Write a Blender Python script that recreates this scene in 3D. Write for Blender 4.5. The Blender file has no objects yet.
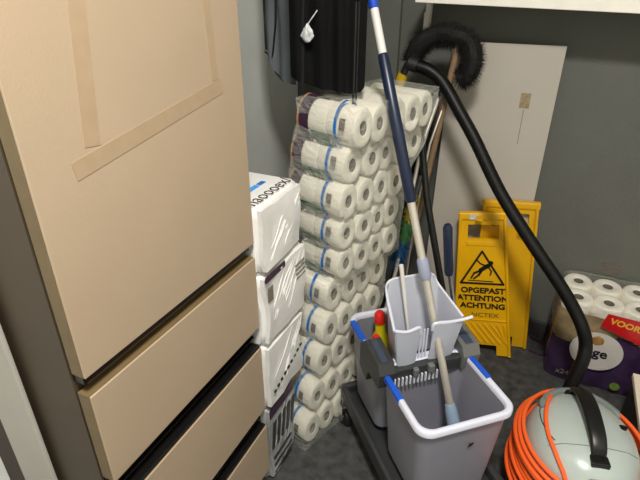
import bpy, bmesh, math, random
from mathutils import Vector, Matrix, Euler, noise
random.seed(7)
S = bpy.context.scene
C = S.collection
PI = math.pi
R = math.radians

# ------------------------------------------------------------------ materials
def lin(c):
    return tuple(((v/255)/12.92 if v/255 <= .04045 else ((v/255+.055)/1.055)**2.4) for v in c) + (1,)

def mat(name, rgb, rough=.6, metal=0, noise_amt=0, noise_scale=20, bump=0, bump_scale=60, coat=0, trans=0, spec=.5, sheen=0):
    m = bpy.data.materials.new(name); m.use_nodes = True
    nt = m.node_tree; b = nt.nodes['Principled BSDF']
    col = lin(rgb)
    b.inputs['Base Color'].default_value = col
    b.inputs['Roughness'].default_value = rough
    b.inputs['Metallic'].default_value = metal
    b.inputs['Coat Weight'].default_value = coat
    b.inputs['Transmission Weight'].default_value = trans
    b.inputs['Specular IOR Level'].default_value = spec
    b.inputs['Sheen Weight'].default_value = sheen
    tc = nt.nodes.new('ShaderNodeTexCoord')
    if noise_amt:
        n = nt.nodes.new('ShaderNodeTexNoise'); n.inputs['Scale'].default_value = noise_scale
        n.inputs['Detail'].default_value = 5
        nt.links.new(tc.outputs['Object'], n.inputs['Vector'])
        r = nt.nodes.new('ShaderNodeValToRGB')
        r.color_ramp.elements[0].position = .3; r.color_ramp.elements[1].position = .7
        r.color_ramp.elements[0].color = tuple(v*(1-noise_amt) for v in col[:3])+(1,)
        r.color_ramp.elements[1].color = tuple(min(1, v*(1+noise_amt)) for v in col[:3])+(1,)
        nt.links.new(n.outputs['Fac'], r.inputs['Fac'])
        nt.links.new(r.outputs['Color'], b.inputs['Base Color'])
    if bump:
        n2 = nt.nodes.new('ShaderNodeTexNoise'); n2.inputs['Scale'].default_value = bump_scale
        n2.inputs['Detail'].default_value = 4
        nt.links.new(tc.outputs['Object'], n2.inputs['Vector'])
        bp = nt.nodes.new('ShaderNodeBump'); bp.inputs['Strength'].default_value = bump
        bp.inputs['Distance'].default_value = .01
        nt.links.new(n2.outputs['Fac'], bp.inputs['Height'])
        nt.links.new(bp.outputs['Normal'], b.inputs['Normal'])
    return m

def film_mat(name, tint, alpha, rough=.18, bump=.7, scale=18, stretch=(1, 1, 1)):
    """clear crinkled plastic film: mostly transparent with glossy highlights"""
    m = bpy.data.materials.new(name); m.use_nodes = True
    nt = m.node_tree; nt.nodes.clear()
    out = nt.nodes.new('ShaderNodeOutputMaterial')
    tr = nt.nodes.new('ShaderNodeBsdfTransparent'); tr.inputs['Color'].default_value = (.97, .97, .96, 1)
    gl = nt.nodes.new('ShaderNodeBsdfPrincipled'); gl.inputs['Base Color'].default_value = lin(tint)
    gl.inputs['Roughness'].default_value = rough
    tc = nt.nodes.new('ShaderNodeTexCoord'); mp = nt.nodes.new('ShaderNodeMapping')
    mp.inputs['Scale'].default_value = stretch
    n = nt.nodes.new('ShaderNodeTexNoise'); n.inputs['Scale'].default_value = scale
    n.inputs['Detail'].default_value = 3; n.inputs['Distortion'].default_value = 1.2
    nt.links.new(tc.outputs['Object'], mp.inputs['Vector']); nt.links.new(mp.outputs['Vector'], n.inputs['Vector'])
    bp = nt.nodes.new('ShaderNodeBump'); bp.inputs['Strength'].default_value = bump; bp.inputs['Distance'].default_value = .02
    nt.links.new(n.outputs['Fac'], bp.inputs['Height']); nt.links.new(bp.outputs['Normal'], gl.inputs['Normal'])
    mx = nt.nodes.new('ShaderNodeMixShader'); mx.inputs['Fac'].default_value = alpha
    nt.links.new(tr.outputs[0], mx.inputs[1]); nt.links.new(gl.outputs[0], mx.inputs[2])
    nt.links.new(mx.outputs[0], out.inputs['Surface'])
    return m

M = {}
M['wall'] = mat('wall_paint', (222, 224, 219), .75, noise_amt=.05, noise_scale=6, bump=.15, bump_scale=120)
M['wall_back'] = mat('grey_wall_paint', (101, 102, 95), .7, noise_amt=.06, noise_scale=5, bump=.15, bump_scale=120)
M['ceiling'] = mat('ceiling_paint', (190, 188, 180), .9, noise_amt=.03)
M['floor'] = mat('floor_vinyl', (64, 65, 64), .7, noise_amt=.5, noise_scale=28, bump=.3, bump_scale=160)
M['skirting'] = mat('skirting_grey', (70, 68, 66), .5, noise_amt=.1)
M['jamb'] = mat('painted_jamb', (178, 172, 163), .5, noise_amt=.04, noise_scale=9)
M['dark_gap'] = mat('dark_gap', (52, 40, 26), .6, noise_amt=.1)
M['cab_front'] = mat('beige_laminate', (177, 156, 131), .42, noise_amt=.035, noise_scale=5, bump=.05, bump_scale=300)
M['cab_edge'] = mat('olive_edge_band', (112, 93, 62), .5, noise_amt=.08, noise_scale=30)
M['cab_body'] = mat('brown_carcass', (72, 60, 45), .55, noise_amt=.08, noise_scale=12)
M['tape'] = mat('tape_residue', (172, 149, 121), .3, noise_amt=.04, noise_scale=40)
M['black_alu'] = mat('black_grip_profile', (26, 25, 24), .3, metal=.3, noise_amt=.1)
M['shelf'] = mat('white_shelf', (245, 240, 228), .45, noise_amt=.03)
M['board'] = mat('greyed_white_board', (184, 177, 165), .5, noise_amt=.04, noise_scale=4)
M['board_stain'] = mat('brown_tape_stain', (150, 132, 100), .5, noise_amt=.25, noise_scale=90)
M['rust'] = mat('rust_stain', (118, 98, 84), .7, noise_amt=.2, noise_scale=80)
M['yellow'] = mat('yellow_plastic', (238, 180, 8), .38, noise_amt=.05, noise_scale=14)
M['yellow_dull'] = mat('yellow_recess', (226, 172, 10), .5, noise_amt=.05)
M['ink'] = mat('black_print', (22, 20, 16), .5)
M['ink_faint'] = mat('faint_print', (122, 94, 14), .5)
M['sticker'] = mat('pale_sticker', (214, 214, 214), .3, noise_amt=.25, noise_scale=200)
M['paper'] = mat('toilet_paper', (240, 235, 220), .9, noise_amt=.03, noise_scale=40, bump=.3, bump_scale=220)
M['core'] = mat('grey_card_core', (112, 104, 92), .9, noise_amt=.1)
M['blue_print'] = mat('blue_band_print', (20, 110, 190), .4)
M['purple_print'] = mat('purple_band_print', (62, 38, 60), .35, noise_amt=.15)
M['green_print'] = mat('green_print', (60, 112, 74), .35, noise_amt=.2)
M['orange_print'] = mat('tan_print', (176, 134, 96), .4)
M['label_grey'] = mat('small_grey_print', (120, 114, 104), .4, noise_amt=.4, noise_scale=260)
M['film'] = film_mat('clear_film', (225, 225, 215), .24, .12, .9, 20, (1, 1, 2))
M['box_white'] = mat('white_wrapped_carton', (236, 234, 230), .28, noise_amt=.03, bump=.25, bump_scale=14)
M['box_bottom'] = mat('printed_grey_carton', (168, 168, 168), .25, noise_amt=.25, noise_scale=12, bump=.4, bump_scale=14)
M['sky_print'] = mat('light_blue_print', (70, 160, 232), .35)
M['bucket'] = mat('grey_bucket_plastic', (134, 134, 144), .38, noise_amt=.02)
M['bucket_rim'] = mat('pale_bucket_rim', (216, 218, 232), .35)
M['blue_insert'] = mat('blue_handle_insert', (22, 86, 200), .35)
M['press'] = mat('grey_press_plastic', (186, 189, 200), .4, noise_amt=.02)
M['edge_and_highlight'] = mat('pale_edge_and_highlight', (212, 214, 226), .35)  # rim colour, also used for painted slot light and sieve highlights
M['dark_plastic'] = mat('charcoal_plastic', (52, 53, 54), .42, noise_amt=.08)
M['mid_plastic'] = mat('mid_grey_plastic', (104, 104, 102), .45, noise_amt=.05)
M['slate'] = mat('slate_blue_inset', (58, 68, 86), .4)
M['black_plastic'] = mat('black_plastic', (18, 18, 18), .38)
M['rubber'] = mat('black_rubber', (24, 24, 24), .6)
M['chrome'] = mat('chrome', (215, 215, 212), .18, metal=1)
M['alu'] = mat('brushed_aluminium', (206, 198, 186), .35, metal=.45, noise_amt=.03, noise_scale=60)
M['navy'] = mat('navy_grip', (26, 36, 60), .35, noise_amt=.06)
M['white_tube'] = mat('white_tube', (224, 218, 212), .35)
M['blue_cap'] = mat('blue_cap', (30, 74, 190), .35)
M['pale_blue'] = mat('pale_blue_socket', (146, 168, 190), .4, noise_amt=.04)
M['collar'] = mat('grey_blue_collar', (148, 154, 174), .4)
M['red'] = mat('red_cap', (214, 36, 30), .3)
M['bottle_yellow'] = mat('yellow_bottle', (214, 198, 30), .25, coat=.3)
M['bottle_pale'] = mat('cream_bottle', (200, 190, 160), .35)
M['wood'] = mat('worn_wood_handle', (134, 108, 80), .65, noise_amt=.2, noise_scale=25)
M['bristle'] = mat('black_bristle', (17, 16, 15), .8)
M['yellow_cap'] = mat('yellow_end_cap', (200, 164, 20), .4)
M['hose'] = mat('black_hose', (12, 12, 12), .45, spec=.3)
M['vac'] = mat('grey_green_shell', (176, 186, 180), .28, noise_amt=.02, coat=.3)
M['vac_dark'] = mat('shell_recess', (118, 128, 124), .35)
M['orange'] = mat('orange_cord', (255, 104, 44), .4)
M['jacket_grey'] = mat('grey_fabric', (108, 114, 118), .8, noise_amt=.12, noise_scale=10, bump=.2, bump_scale=400)
M['jacket_black'] = mat('black_fabric', (11, 11, 12), .8, noise_amt=.2, noise_scale=8, bump=.2, bump_scale=400, spec=.15)
M['jacket_trim'] = mat('black_trim', (12, 12, 12), .6)
M['crumple'] = mat('crumpled_white_wrap', (206, 208, 208), .2, bump=.8, bump_scale=60)
M['pack_purple'] = mat('purple_pack_film', (58, 40, 70), .25, noise_amt=.45, noise_scale=10, bump=.5, bump_scale=16)
M['pack_tan'] = mat('tan_pack_print', (140, 122, 92), .3, noise_amt=.35, noise_scale=22, bump=.4, bump_scale=16)
M['pack_red'] = mat('red_banner', (190, 24, 30), .25, bump=.2, bump_scale=20)
M['pack_white'] = mat('pale_oval_print', (206, 200, 194), .25, noise_amt=.06, noise_scale=30, bump=.2, bump_scale=30)
M['pack_text'] = mat('dark_purple_lettering', (34, 24, 44), .3)
M['gold_text'] = mat('gold_lettering', (226, 168, 60), .3)
M['dog'] = mat('golden_brown_print', (160, 120, 66), .4, noise_amt=.3, noise_scale=80)
M['green_logo'] = mat('green_seal_print', (112, 140, 60), .3, noise_amt=.3, noise_scale=120)
M['cream'] = mat('cream_top', (232, 222, 202), .4)
M['black_side'] = mat('black_box_side', (30, 28, 26), .5)
M['dust_yellow'] = mat('yellow_fibre', (150, 140, 40), .9)
M['dust_green'] = mat('green_fibre', (72, 128, 72), .9)
M['dust_blue'] = mat('blue_fibre', (32, 96, 148), .9)
M['lamp'] = bpy.data.materials.new('lamp_glow'); M['lamp'].use_nodes = True
M['lamp'].node_tree.nodes['Principled BSDF'].inputs['Emission Color'].default_value = (1, .93, .82, 1)
M['lamp'].node_tree.nodes['Principled BSDF'].inputs['Emission Strength'].default_value = 6

# ------------------------------------------------------------------ geometry helpers
class B:
    def __init__(s): s.v = []; s.f = []; s.mi = []; s.sm = []
    def add(s, vs, fs, mi=0, smooth=False, mtx=None):
        n = len(s.v)
        for v in vs:
            v = Vector(v)
            s.v.append(mtx @ v if mtx else v)
        for f in fs: s.f.append([n+i for i in f]); s.mi.append(mi); s.sm.append(smooth)
        return s
    def bm(s, bm, mi=0, smooth=False, mtx=None):
        bm.verts.ensure_lookup_table()
        for i, v in enumerate(bm.verts): v.index = i
        s.add([v.co.copy() for v in bm.verts], [[v.index for v in f.verts] for f in bm.faces], mi, smooth, mtx)
        bm.free(); return s
    def box(s, lo, hi, bev=0, mi=0, mtx=None, seg=2):
        bm = bmesh.new(); bmesh.ops.create_cube(bm, size=1)
        for v in bm.verts:
            v.co = Vector([(lo[k]+hi[k])/2 + v.co[k]*(hi[k]-lo[k]) for k in range(3)])
        if bev: bmesh.ops.bevel(bm, geom=bm.edges[:], offset=bev, segments=seg, profile=.5, affect='EDGES')
        return s.bm(bm, mi, False, mtx)
    def tube(s, pts, r, seg=12, mi=0, closed=False, mtx=None, cap=True):
        pts = [Vector(p) for p in pts]; n = len(pts)
        rr = r if isinstance(r, (list, tuple)) else [r]*n
        vs = []; fs = []; prev = None
        for i, p in enumerate(pts):
            a = pts[(i-1) % n] if (closed or i) else p
            b = pts[(i+1) % n] if (closed or i < n-1) else p
            t = (b-a).normalized()
            if prev is None:
                up = Vector((0, 0, 1)) if abs(t.z) < .9 else Vector((1, 0, 0))
                u = t.cross(up).normalized()
            else:
                u = (prev - t*prev.dot(t)).normalized()
            prev = u; w = t.cross(u)
            for k in range(seg):
                ang = 2*PI*k/seg
                vs.append(p + (u*math.cos(ang)+w*math.sin(ang))*rr[i])
        m = n if closed else n-1
        for i in range(m):
            for k in range(seg):
                j = (i+1) % n
                fs.append([i*seg+k, i*seg+(k+1) % seg, j*seg+(k+1) % seg, j*seg+k])
        if not closed and cap:
            fs.append(list(range(seg))[::-1]); fs.append([(n-1)*seg+k for k in range(seg)])
        return s.add(vs, fs, mi, True, mtx)
    def lathe(s, prof, seg=32, mi=0, mtx=None, sx=1, sy=1):
        vs = []; fs = []
        for (r, z) in prof:
            for k in range(seg):
                a = 2*PI*k/seg; vs.append((r*sx*math.cos(a), r*sy*math.sin(a), z))
        n = len(prof)
        for i in range(n-1):
            for k in range(seg):
                fs.append([i*seg+k, i*seg+(k+1) % seg, (i+1)*seg+(k+1) % seg, (i+1)*seg+k])
        if prof[0][0] > 1e-6: fs.append(list(range(seg))[::-1])
        if prof[-1][0] > 1e-6: fs.append([(n-1)*seg+k for k in range(seg)])
        return s.add(vs, fs, mi, True, mtx)
    def prism(s, poly, d0, d1, mi=0, mtx=None):
        """poly in local xy, extruded from z=d0 to d1"""
        n = len(poly)
        vs = [(x, y, d0) for x, y in poly]+[(x, y, d1) for x, y in poly]
        fs = [list(range(n))[::-1], list(range(n, 2*n))]+[[i, (i+1) % n, n+(i+1) % n, n+i] for i in range(n)]
        return s.add(vs, fs, mi, False, mtx)
    def build(s, name, mats, parent=None, angle=35):
        me = bpy.data.meshes.new(name)
        me.from_pydata([tuple(v) for v in s.v], [], s.f)
        if not isinstance(mats, (list, tuple)): mats = [mats]
        for m in mats: me.materials.append(M[m])
        for p, i, sm in zip(me.polygons, s.mi, s.sm): p.material_index = i; p.use_smooth = sm
        bm = bmesh.new(); bm.from_mesh(me)
        bmesh.ops.recalc_face_normals(bm, faces=bm.faces[:])
        for e in bm.edges:
            if len(e.link_faces) == 2 and e.calc_face_angle(0) > R(angle): e.smooth = False
        bm.to_mesh(me); bm.free()
        o = bpy.data.objects.new(name, me); C.objects.link(o)
        if parent: o.parent = parent
        return o

def tag(o, label, cat, group=None, kind=None):
    o['label'] = label
    if cat: o['category'] = cat
    if group: o['group'] = group
    if kind: o['kind'] = kind
    return o
def thing(name, label, cat, loc=(0, 0, 0), rot=(0, 0, 0), group=None):
    o = bpy.data.objects.new(name, None); C.objects.link(o)
    o.empty_display_size = .05
    o.location = loc; o.rotation_euler = rot
    return tag(o, label, cat, group)
def struct(name, b, mats, parent=None):
    o = b.build(name, mats, parent)
    if not parent: o['kind'] = 'structure'
    return o
def text_mesh(b, body, size, mtx, depth=.0006, mi=0, sx=1, bold=0, align='LEFT'):
    cu = bpy.data.curves.new('lettering', 'FONT'); cu.body = body; cu.size = size
    cu.extrude = depth; cu.offset = bold; cu.resolution_u = 3; cu.align_x = align
    o = bpy.data.objects.new('lettering', cu); C.objects.link(o)
    dg = bpy.context.evaluated_depsgraph_get()
    me = bpy.data.meshes.new_from_object(o.evaluated_get(dg))
    b.add([Vector((v.co.x*sx, v.co.y, v.co.z)) for v in me.vertices], [list(p.vertices) for p in me.polygons], mi, False, mtx)
    bpy.data.objects.remove(o); bpy.data.curves.remove(cu); bpy.data.meshes.remove(me)
def frame(o, x, y):
    """matrix with origin o, local x along x, local y along y"""
    x = Vector(x).normalized(); z = x.cross(Vector(y)).normalized(); y = z.cross(x)
    m = Matrix((x, y, z)).transposed().to_4x4(); m.translation = Vector(o); return m
def lerp(a, b, t): return Vector(a)*(1-t)+Vector(b)*t
def smooth_path(pts, n=8):
    """Catmull-Rom through the points"""
    P = [Vector(p) for p in pts]; P = [P[0]*2-P[1]]+P+[P[-1]*2-P[-2]]; out = []
    for i in range(1, len(P)-2):
        for k in range(n):
            t = k/n; a, b, c, d = P[i-1:i+3]
            out.append(.5*((2*b)+(c-a)*t+(2*a-5*b+4*c-d)*t*t+(3*b-a-3*c+d)*t**3))
    out.append(P[-2]); return out

# ------------------------------------------------------------------ the room
XL, YB, XR, ZC = -.99, 1.94, 1.15, 2.45
struct('floor', B().box((XL-.1, -1.2, -.1), (XR+.1, YB+.1, 0)), 'floor')
struct('wall_left', B().box((XL-.1, .36, 0), (XL, YB+.1, ZC)), 'wall')
struct('wall_back', B().box((XL, YB, 0), (XR+.1, YB+.1, ZC)), 'wall_back')
struct('wall_right', B().box((XR, -1.2, 0), (XR+.1, YB, ZC)), 'wall')
struct('ceiling', B().box((XL-.1, -1.2, ZC), (XR+.1, YB+.1, ZC+.1)), 'ceiling')
struct('wall_front', B().box((XL-.1, -1.3, 0), (XR+.1, -1.2, ZC)), 'wall')
struct('baseboard_back', B().box((XL, YB-.015, 0), (XR, YB, .07), .003), 'skirting')
struct('baseboard_left', B().box((XL, 1.1, 0), (XL+.012, YB-.015, .07), .003), 'skirting')
struct('trim_1', B().box((XL+.0, YB-.03, .07), (-.568, YB, ZC), .003), 'wall_back')
# door frame beside the cabinet
struct('trim_2', B().box((-.795, .344, 0), (-.697, .352, ZC), .002), 'jamb')
struct('trim_3', B().box((-.862, .348, 0), (-.795, .356, ZC), .002), 'dark_gap')  # dark strip stands in for the shaded gap next to the jamb
struct('wall_side', B().box((XL-.1, -1.2, 0), (-.862, .352, ZC)), 'wall')
b = B()
for (z, rx, rz) in ((.385, .032, .011), (.358, .030, .010)):
    b.tube([(.314+rx*math.cos(a*PI/12), YB-.0008, z+rz*math.sin(a*PI/12)) for a in range(24)], .0018, 5, closed=True)
b.lathe([(0, 0), (.005, 0), (.005, .002), (0, .002)], 10, mtx=frame((.322, YB-.001, .402), (1, 0, 0), (0, 0, 1)))
o = b.build('trim_4', 'rust'); o['kind'] = 'structure'; o['label'] = 'rusty ring stain on the grey wall'

# ------------------------------------------------------------------ cabinet
cab = thing('storage_cabinet', 'tall beige laminate cabinet with a door above black-gripped drawers', 'cabinet', (-.77, .6, 0))
def cb(): return B()
OFF = Matrix.Translation((.77, -.6, 0))
def cbuild(b, name, m, parent=cab):
    for v in b.v: v.x += .77; v.y -= .6
    return b.build(name, m, parent)
y0, y1 = .361, .834
cbuild(B().box((-.985, y0, .0), (-.584, y0+.018, 2.1)).box((-.985, y1-.022, 0), (-.584, y1-.004, 2.1))
       .box((-.985, y0, 2.08), (-.584, y1-.004, 2.1)).box((-.985, y0+.018, .1), (-.97, y1-.022, 2.08))
       .box((-.62, y0+.018, 0), (-.606, y1-.022, .075)), 'carcass', 'cab_body')
def front(name, z0, z1):
    b = B().box((-.578, y0, z0), (-.554, y1, z1), .0, 1)
    b.box((-.554, y0, z0), (-.550, y1, z1), .0012, 0)
    return b
door = cbuild(front('door', .823, 2.1), 'door', ['cab_front', 'cab_edge'])
for nm, z0, z1 in (('drawer', .592, .786), ('drawer', .318, .526), ('drawer', .075, .250)):
    d = cbuild(front(nm, z0, z1), 'drawer', ['cab_front', 'cab_edge'])
    zt = z1
    if z1 < .6:
        g = B()
        up = {.526: .592, .250: .318}[z1]
        g.box((-.583, y0+.004, zt+.001), (-.577, y1-.004, up-.001), 0)
        g.box((-.577, y0+.004, zt+.001), (-.553, y1-.002, zt+.009), .002)
        g.box((-.577, y0+.004, up-.010), (-.556, y1-.002, up-.002), .002)
        g.box((-.577, y0+.004, zt+.026), (-.566, y1-.002, zt+.031), .001)
        g.box((-.577, y0+.004, zt+.044), (-.570, y1-.002, zt+.048), .001)
        for v in g.v: v.x += .77; v.y -= .6
        g.build('grip_profile', 'black_alu', cab)
    else:
        g = B().box((-.583, y0+.004, zt+.018), (-.562, y1-.004, .822), 0)
        cbuild(g, 'grip_profile', 'black_alu')
        cbuild(B().box((-.583, y0+.02, zt+.001), (-.576, y1-.004, zt+.018)), 'rail', 'cab_edge')
b = B()
def strip(p, q, w):
    p = Vector(p); q = Vector(q); d = (q-p).normalized(); n = Vector((-d.y, d.x))*w/2
    poly = [p+n, q+n, q-n, p-n]
    b.add([(-.5499, c[0], c[1]) for c in poly]+[(-.5493, c[0], c[1]) for c in poly],
          [[0, 1, 2, 3], [7, 6, 5, 4], [0, 4, 5, 1], [1, 5, 6, 2], [2, 6, 7, 3], [3, 7, 4, 0]])
strip((.505, 1.50), (.462, 1.150), .026); strip((.425, 1.125), (.765, 1.178), .026); strip((.735, 1.50), (.747, 1.19), .018)
for v in b.v: v.x += .77; v.y -= .6
t = b.build('tape_mark', 'tape', door); t['label'] = 'faint rectangle of old adhesive tape residue'

# ------------------------------------------------------------------ wrapped cartons beyond the cabinet
def carton(z0, z1, y0, y1, xf, seed, mats, label, extra=None, x0=-.975):
    h = z1-z0
    t = thing('wrapped_carton', label, 'package', ((x0+xf)/2, (y0+y1)/2, z0), group='stack of wrapped cartons beside the cabinet')
    bm = bmesh.new(); bmesh.ops.create_cube(bm, size=1)
    bmesh.ops.bevel(bm, geom=bm.edges[:], offset=.05, segments=3, affect='EDGES')
    bmesh.ops.subdivide_edges(bm, edges=bm.edges[:], cuts=5, use_grid_fill=True)
    L = (xf-x0, y1-y0, h)
    for v in bm.verts:
        v.co = Vector((v.co.x*L[0], v.co.y*L[1], v.co.z*L[2]+h/2))
        q = v.co*9+Vector((seed*7, 0, 0))
        k = noise.noise(Vector((q.x, q.y*1.6+q.z*1.1, q.z-q.y*.8)))*.008
        if .004 < v.co.z < h-.004 or mats == 'x':
            v.co.x += k if v.co.x > 0 else 0
            v.co.y += k*.8
    bb = B().bm(bm, 0, True); bb.build('carton_body', mats, t, 60)
    # raised folds of the plastic wrap running diagonally over the long side
    f = B(); rnd = random.Random(seed)
    for i in range(7):
        ya = -L[1]/2+.02+rnd.random()*L[1]*.5; za = .02+rnd.random()*h*.4
        ln = .5+rnd.random()*.5
        yb = min(L[1]/2-.012, ya+.13*ln); zb = min(h-.02, za+h*.75*ln)
        pts = [(L[0]/2+.0015, ya+(yb-ya)*k/6, za+(zb-za)*k/6+.004*math.sin(k*1.3+i)) for k in range(7)]
        f.tube(pts, [.0005, .0010, .0013, .0014, .0012, .0009, .0005], 6)
    f.build('wrap_fold', mats, t)
    if extra: extra(t, L, h)
    return t
def top_print(t, L, h):
    b = B()
    text_mesh(b, 'naoooex/', .052, frame((L[0]/2-.018, -L[1]/2+.012, h+.0008), (0, 1, 0), (-1, 0, 0)), sx=.92, bold=-.0006)
    b.build('lettering', 'ink', t)
    B().box((L[0]/2-.085, -L[1]/2+.012, h+.0002), (L[0]/2-.070, L[1]/2-.085, h+.0014)).build('blue_stripe', 'sky_print', t)
    B().box((L[0]/2-.084, L[1]/2-.080, h+.0002), (L[0]/2-.071, L[1]/2-.055, h+.0014)).build('small_logo', 'blue_print', t)
    g = B()
    for k in range(3): g.box((L[0]/2-.15-k*.035, -L[1]/2+.01, h+.0002), (L[0]/2-.143-k*.035, -L[1]/2+.07, h+.001))
    g.build('small_print', 'label_grey', t)
def mid_print(t, L, h):
    B().box((L[0]/2-.0, -L[1]/2+.006, h-.018), (L[0]/2+.003, -L[1]/2+.10, h-.002)).build('purple_edge_print', 'purple_print', t)
    g = B()
    for k in range(4): g.box((L[0]/2+.002, L[1]/2-.07+k*.002, h-.05-k*.014), (L[0]/2+.0046, L[1]/2-.02+k*.002, h-.046-k*.014))
    g.build('small_print', 'label_grey', t)
    B().box((L[0]/2+.002, -L[1]/2+.012, h-.075), (L[0]/2+.0046, -L[1]/2+.034, h-.035)).build('barcode', 'label_grey', t)
def low_print(t, L, h):
    g = B()
    for k in range(9):
        y = -L[1]/2+.02+k*.019; z = .055+k*.006
        g.box((L[0]/2+.003, y, z), (L[0]/2+.0056, y+.011, z+.007))
    g.build('dashed_print', 'ink', t)
def base_print(t, L, h):
    g = B()
    g.box((L[0]/2+.002, -L[1]/2+.01, h-.04), (L[0]/2+.0045, L[1]/2-.012, h-.008))
    g.build('black_band_print', 'purple_print', t)
    g = B()
    for k in range(5): g.prism([(-.065+k*.028, .13), (-.053+k*.028, .13), (-.035+k*.028, .225), (-.052+k*.028, .225)], L[0]/2+.002, L[0]/2+.0045, mtx=Matrix(((0, 0, 1, 0), (1, 0, 0, 0), (0, 1, 0, 0), (0, 0, 0, 1))))
    for k in range(3): g.box((L[0]/2+.002, -L[1]/2+.02, .02+k*.03), (L[0]/2+.0045, L[1]/2-.03, .03+k*.03))
    g.build('dark_print', 'dark_plastic', t)
carton(0, .295, .842, .998, -.552, 1, 'box_bottom', 'grey printed carton in clear wrap standing on the floor, lowest of the stack', base_print)
carton(.296, .515, .842, 1.045, -.540, 2, 'box_white', 'white wrapped carton with a dashed black print line, second from the floor', low_print)
carton(.516, .728, .842, 1.065, -.536, 3, 'box_white', 'white wrapped carton with small barcode and purple top edge, second from the top', mid_print)
carton(.729, .903, .842, 1.050, -.538, 4, 'box_white', 'white wrapped carton with blue stripe and lettering, topmost of the stack', top_print)

# ------------------------------------------------------------------ toilet rolls in two big packs
AZ = R(18)
nrm = Vector((math.cos(AZ), -math.sin(AZ), 0)); hor = Vector((math.sin(AZ), math.cos(AZ), 0)); upz = Vector((0, 0, 1))
def roll_mesh(rx, rz, L, hole=.35):
    """axis along local x (0 = visible end), oval section; end face with hole"""
    b = B(); seg = 28
    prof = [(1-.0, -L), (1, -.006), (.93, -.001), (.80, 0), (hole+.06, 0), (hole, -.002), (hole*.97, -.03), (0, -.03)]
    vs = []; fs = []
    for (r, x) in prof:
        for k in range(seg):
            a = 2*PI*k/seg; vs.append((x, r*rx*math.cos(a), r*rz*math.sin(a)))
    n = len(prof)
    for i in range(n-1):
        for k in range(seg): fs.append([i*seg+k, i*seg+(k+1) % seg, (i+1)*seg+(k+1) % seg, (i+1)*seg+k])
    fs.append(list(range(seg)))
    b.add(vs, fs, 0, True)
    for i in range(len(b.f)):
        if i//seg >= 5: b.mi[i] = 1
    return b
proto_me = {}
def get_roll(rx, rz, parent):
    key = (rx, rz)
    if key not in proto_me:
        o = roll_mesh(rx, rz, .090).build('toilet_roll', ['paper', 'core'], parent, 50)
        proto_me[key] = o; return o
    o = proto_me[key].copy(); C.objects.link(o); o.parent = parent; return o
def roll_pack(label, rows, rx, rz, top):
    base = Vector((rows[0][0], rows[0][1], rows[0][2]-rz)) + hor*.15 - nrm*.1
    t = thing('toilet_roll_pack', label, 'toilet paper', tuple(base), (0, 0, -AZ), 'stacked bales of toilet rolls by the left wall')
    inv = Matrix.Rotation(AZ, 4, 'Z') @ Matrix.Translation(-base)
    pr = B()
    for ri, P in enumerate(rows):
        P = Vector(P)
        for c in range(5 if top and ri >= 3 else 4):
            jit = Vector((random.uniform(-.004, .004), random.uniform(-.002, .002), random.uniform(-.0015, .0015)))
            L = inv @ (P+hor*(.070*c)) + jit
            for k in range(2):
                if k and not (c == 0 or ri == len(rows)-1): continue
                o = get_roll(rx, rz, t); o.location = L+Vector((-.092*k, 0, 0)); o.rotation_euler = (random.choice((0, PI)), 0, random.uniform(-.03, .03))
        # print on the wrap around the front column
        L = inv @ P
        def ring(x0, x1, mi, a0=-100, a1=150, off=.0095):
            n = 20; vs = []; fs = []
            for i in range(n+1):
                a = R(a0+(a1-a0)*i/n)
                # angle measured from -y (towards the viewer's side) upward
                cy, sz = -math.cos(a), math.sin(a)
                for x in (x0, x1):
                    vs.append(L+Vector((x, cy*(rx+off), sz*(rz+off))))
            for i in range(n): fs.append([2*i, 2*i+1, 2*i+3, 2*i+2])
            pr.add(vs, fs, mi, True)
        ring(-.060, -.051, 0)
        ring(-.042, -.024, 3, 0, 26)
        if top:
            ring(-.180, -.146, 1); ring(-.187, -.180, 4); ring(-.140, -.064, 2, -68, -18)
        else:
            ring(-.180, -.146, 1, -100, 100); ring(-.14, -.08, 2, -68, -26)
    o = pr.build('printed_band', ['blue_print', 'purple_print', 'green_print', 'label_grey', 'orange_print'], t)
    # clear wrap: shell hugging the rolls
    f = B(); zs = []
    for P in rows: zs.append(inv @ Vector(P))
    nz = 34; ring_pts = []
    z_lo, z_hi = zs[0].z-rz-.000, zs[-1].z+rz+.006
    def centre(z):
        for a, c in zip(zs[:-1], zs[1:]):
            if z <= c.z: 
                q = max(0, (z-a.z)/(c.z-a.z)); return a.lerp(c, q)
        return zs[-1]
    for i in range(nz+1):
        z = z_lo+(z_hi-z_lo)*i/nz; c = centre(z)
        gap = min(abs(z-q.z) for q in zs)
        dent = -.006*min(1, gap/rz)**2
        sh = 1 if 0 < i < nz else .9
        x0, x1 = c.x-.186, c.x+.006; ya, yb = c.y-rx-.008-dent*-1*.6, c.y+.070*(3+(min(1, max(0, (z-zs[2].z)/.1)) if top else 0))+rx+.003
        loop = []
        for (p, q, n) in (((x0, ya), (x1, ya), 14), ((x1, ya), (x1, yb), 20), ((x1, yb), (x0, yb), 6), ((x0, yb), (x0, ya), 6)):
            for k in range(n): loop.append((p[0]+(q[0]-p[0])*k/n, p[1]+(q[1]-p[1])*k/n))
        vs = []
        for (x, y) in loop:
            w = noise.noise(Vector((x*22, y*22, z*16)))*.004
            vs.append((x+w+(.0 if x < x1-.001 else .002), y+w, z))
        ring_pts.append(vs)
    n = len(ring_pts[0]); vs = [v for r in ring_pts for v in r]
    fs = [[i*n+k, i*n+(k+1) % n, (i+1)*n+(k+1) % n, (i+1)*n+k] for i in range(nz) for k in range(n)]
    if top: fs.append([nz*n+k for k in range(n)])
    f.add(vs, fs, 0, True)
    f.build('plastic_wrap', 'film', t, 80)
    return t, inv
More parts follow.
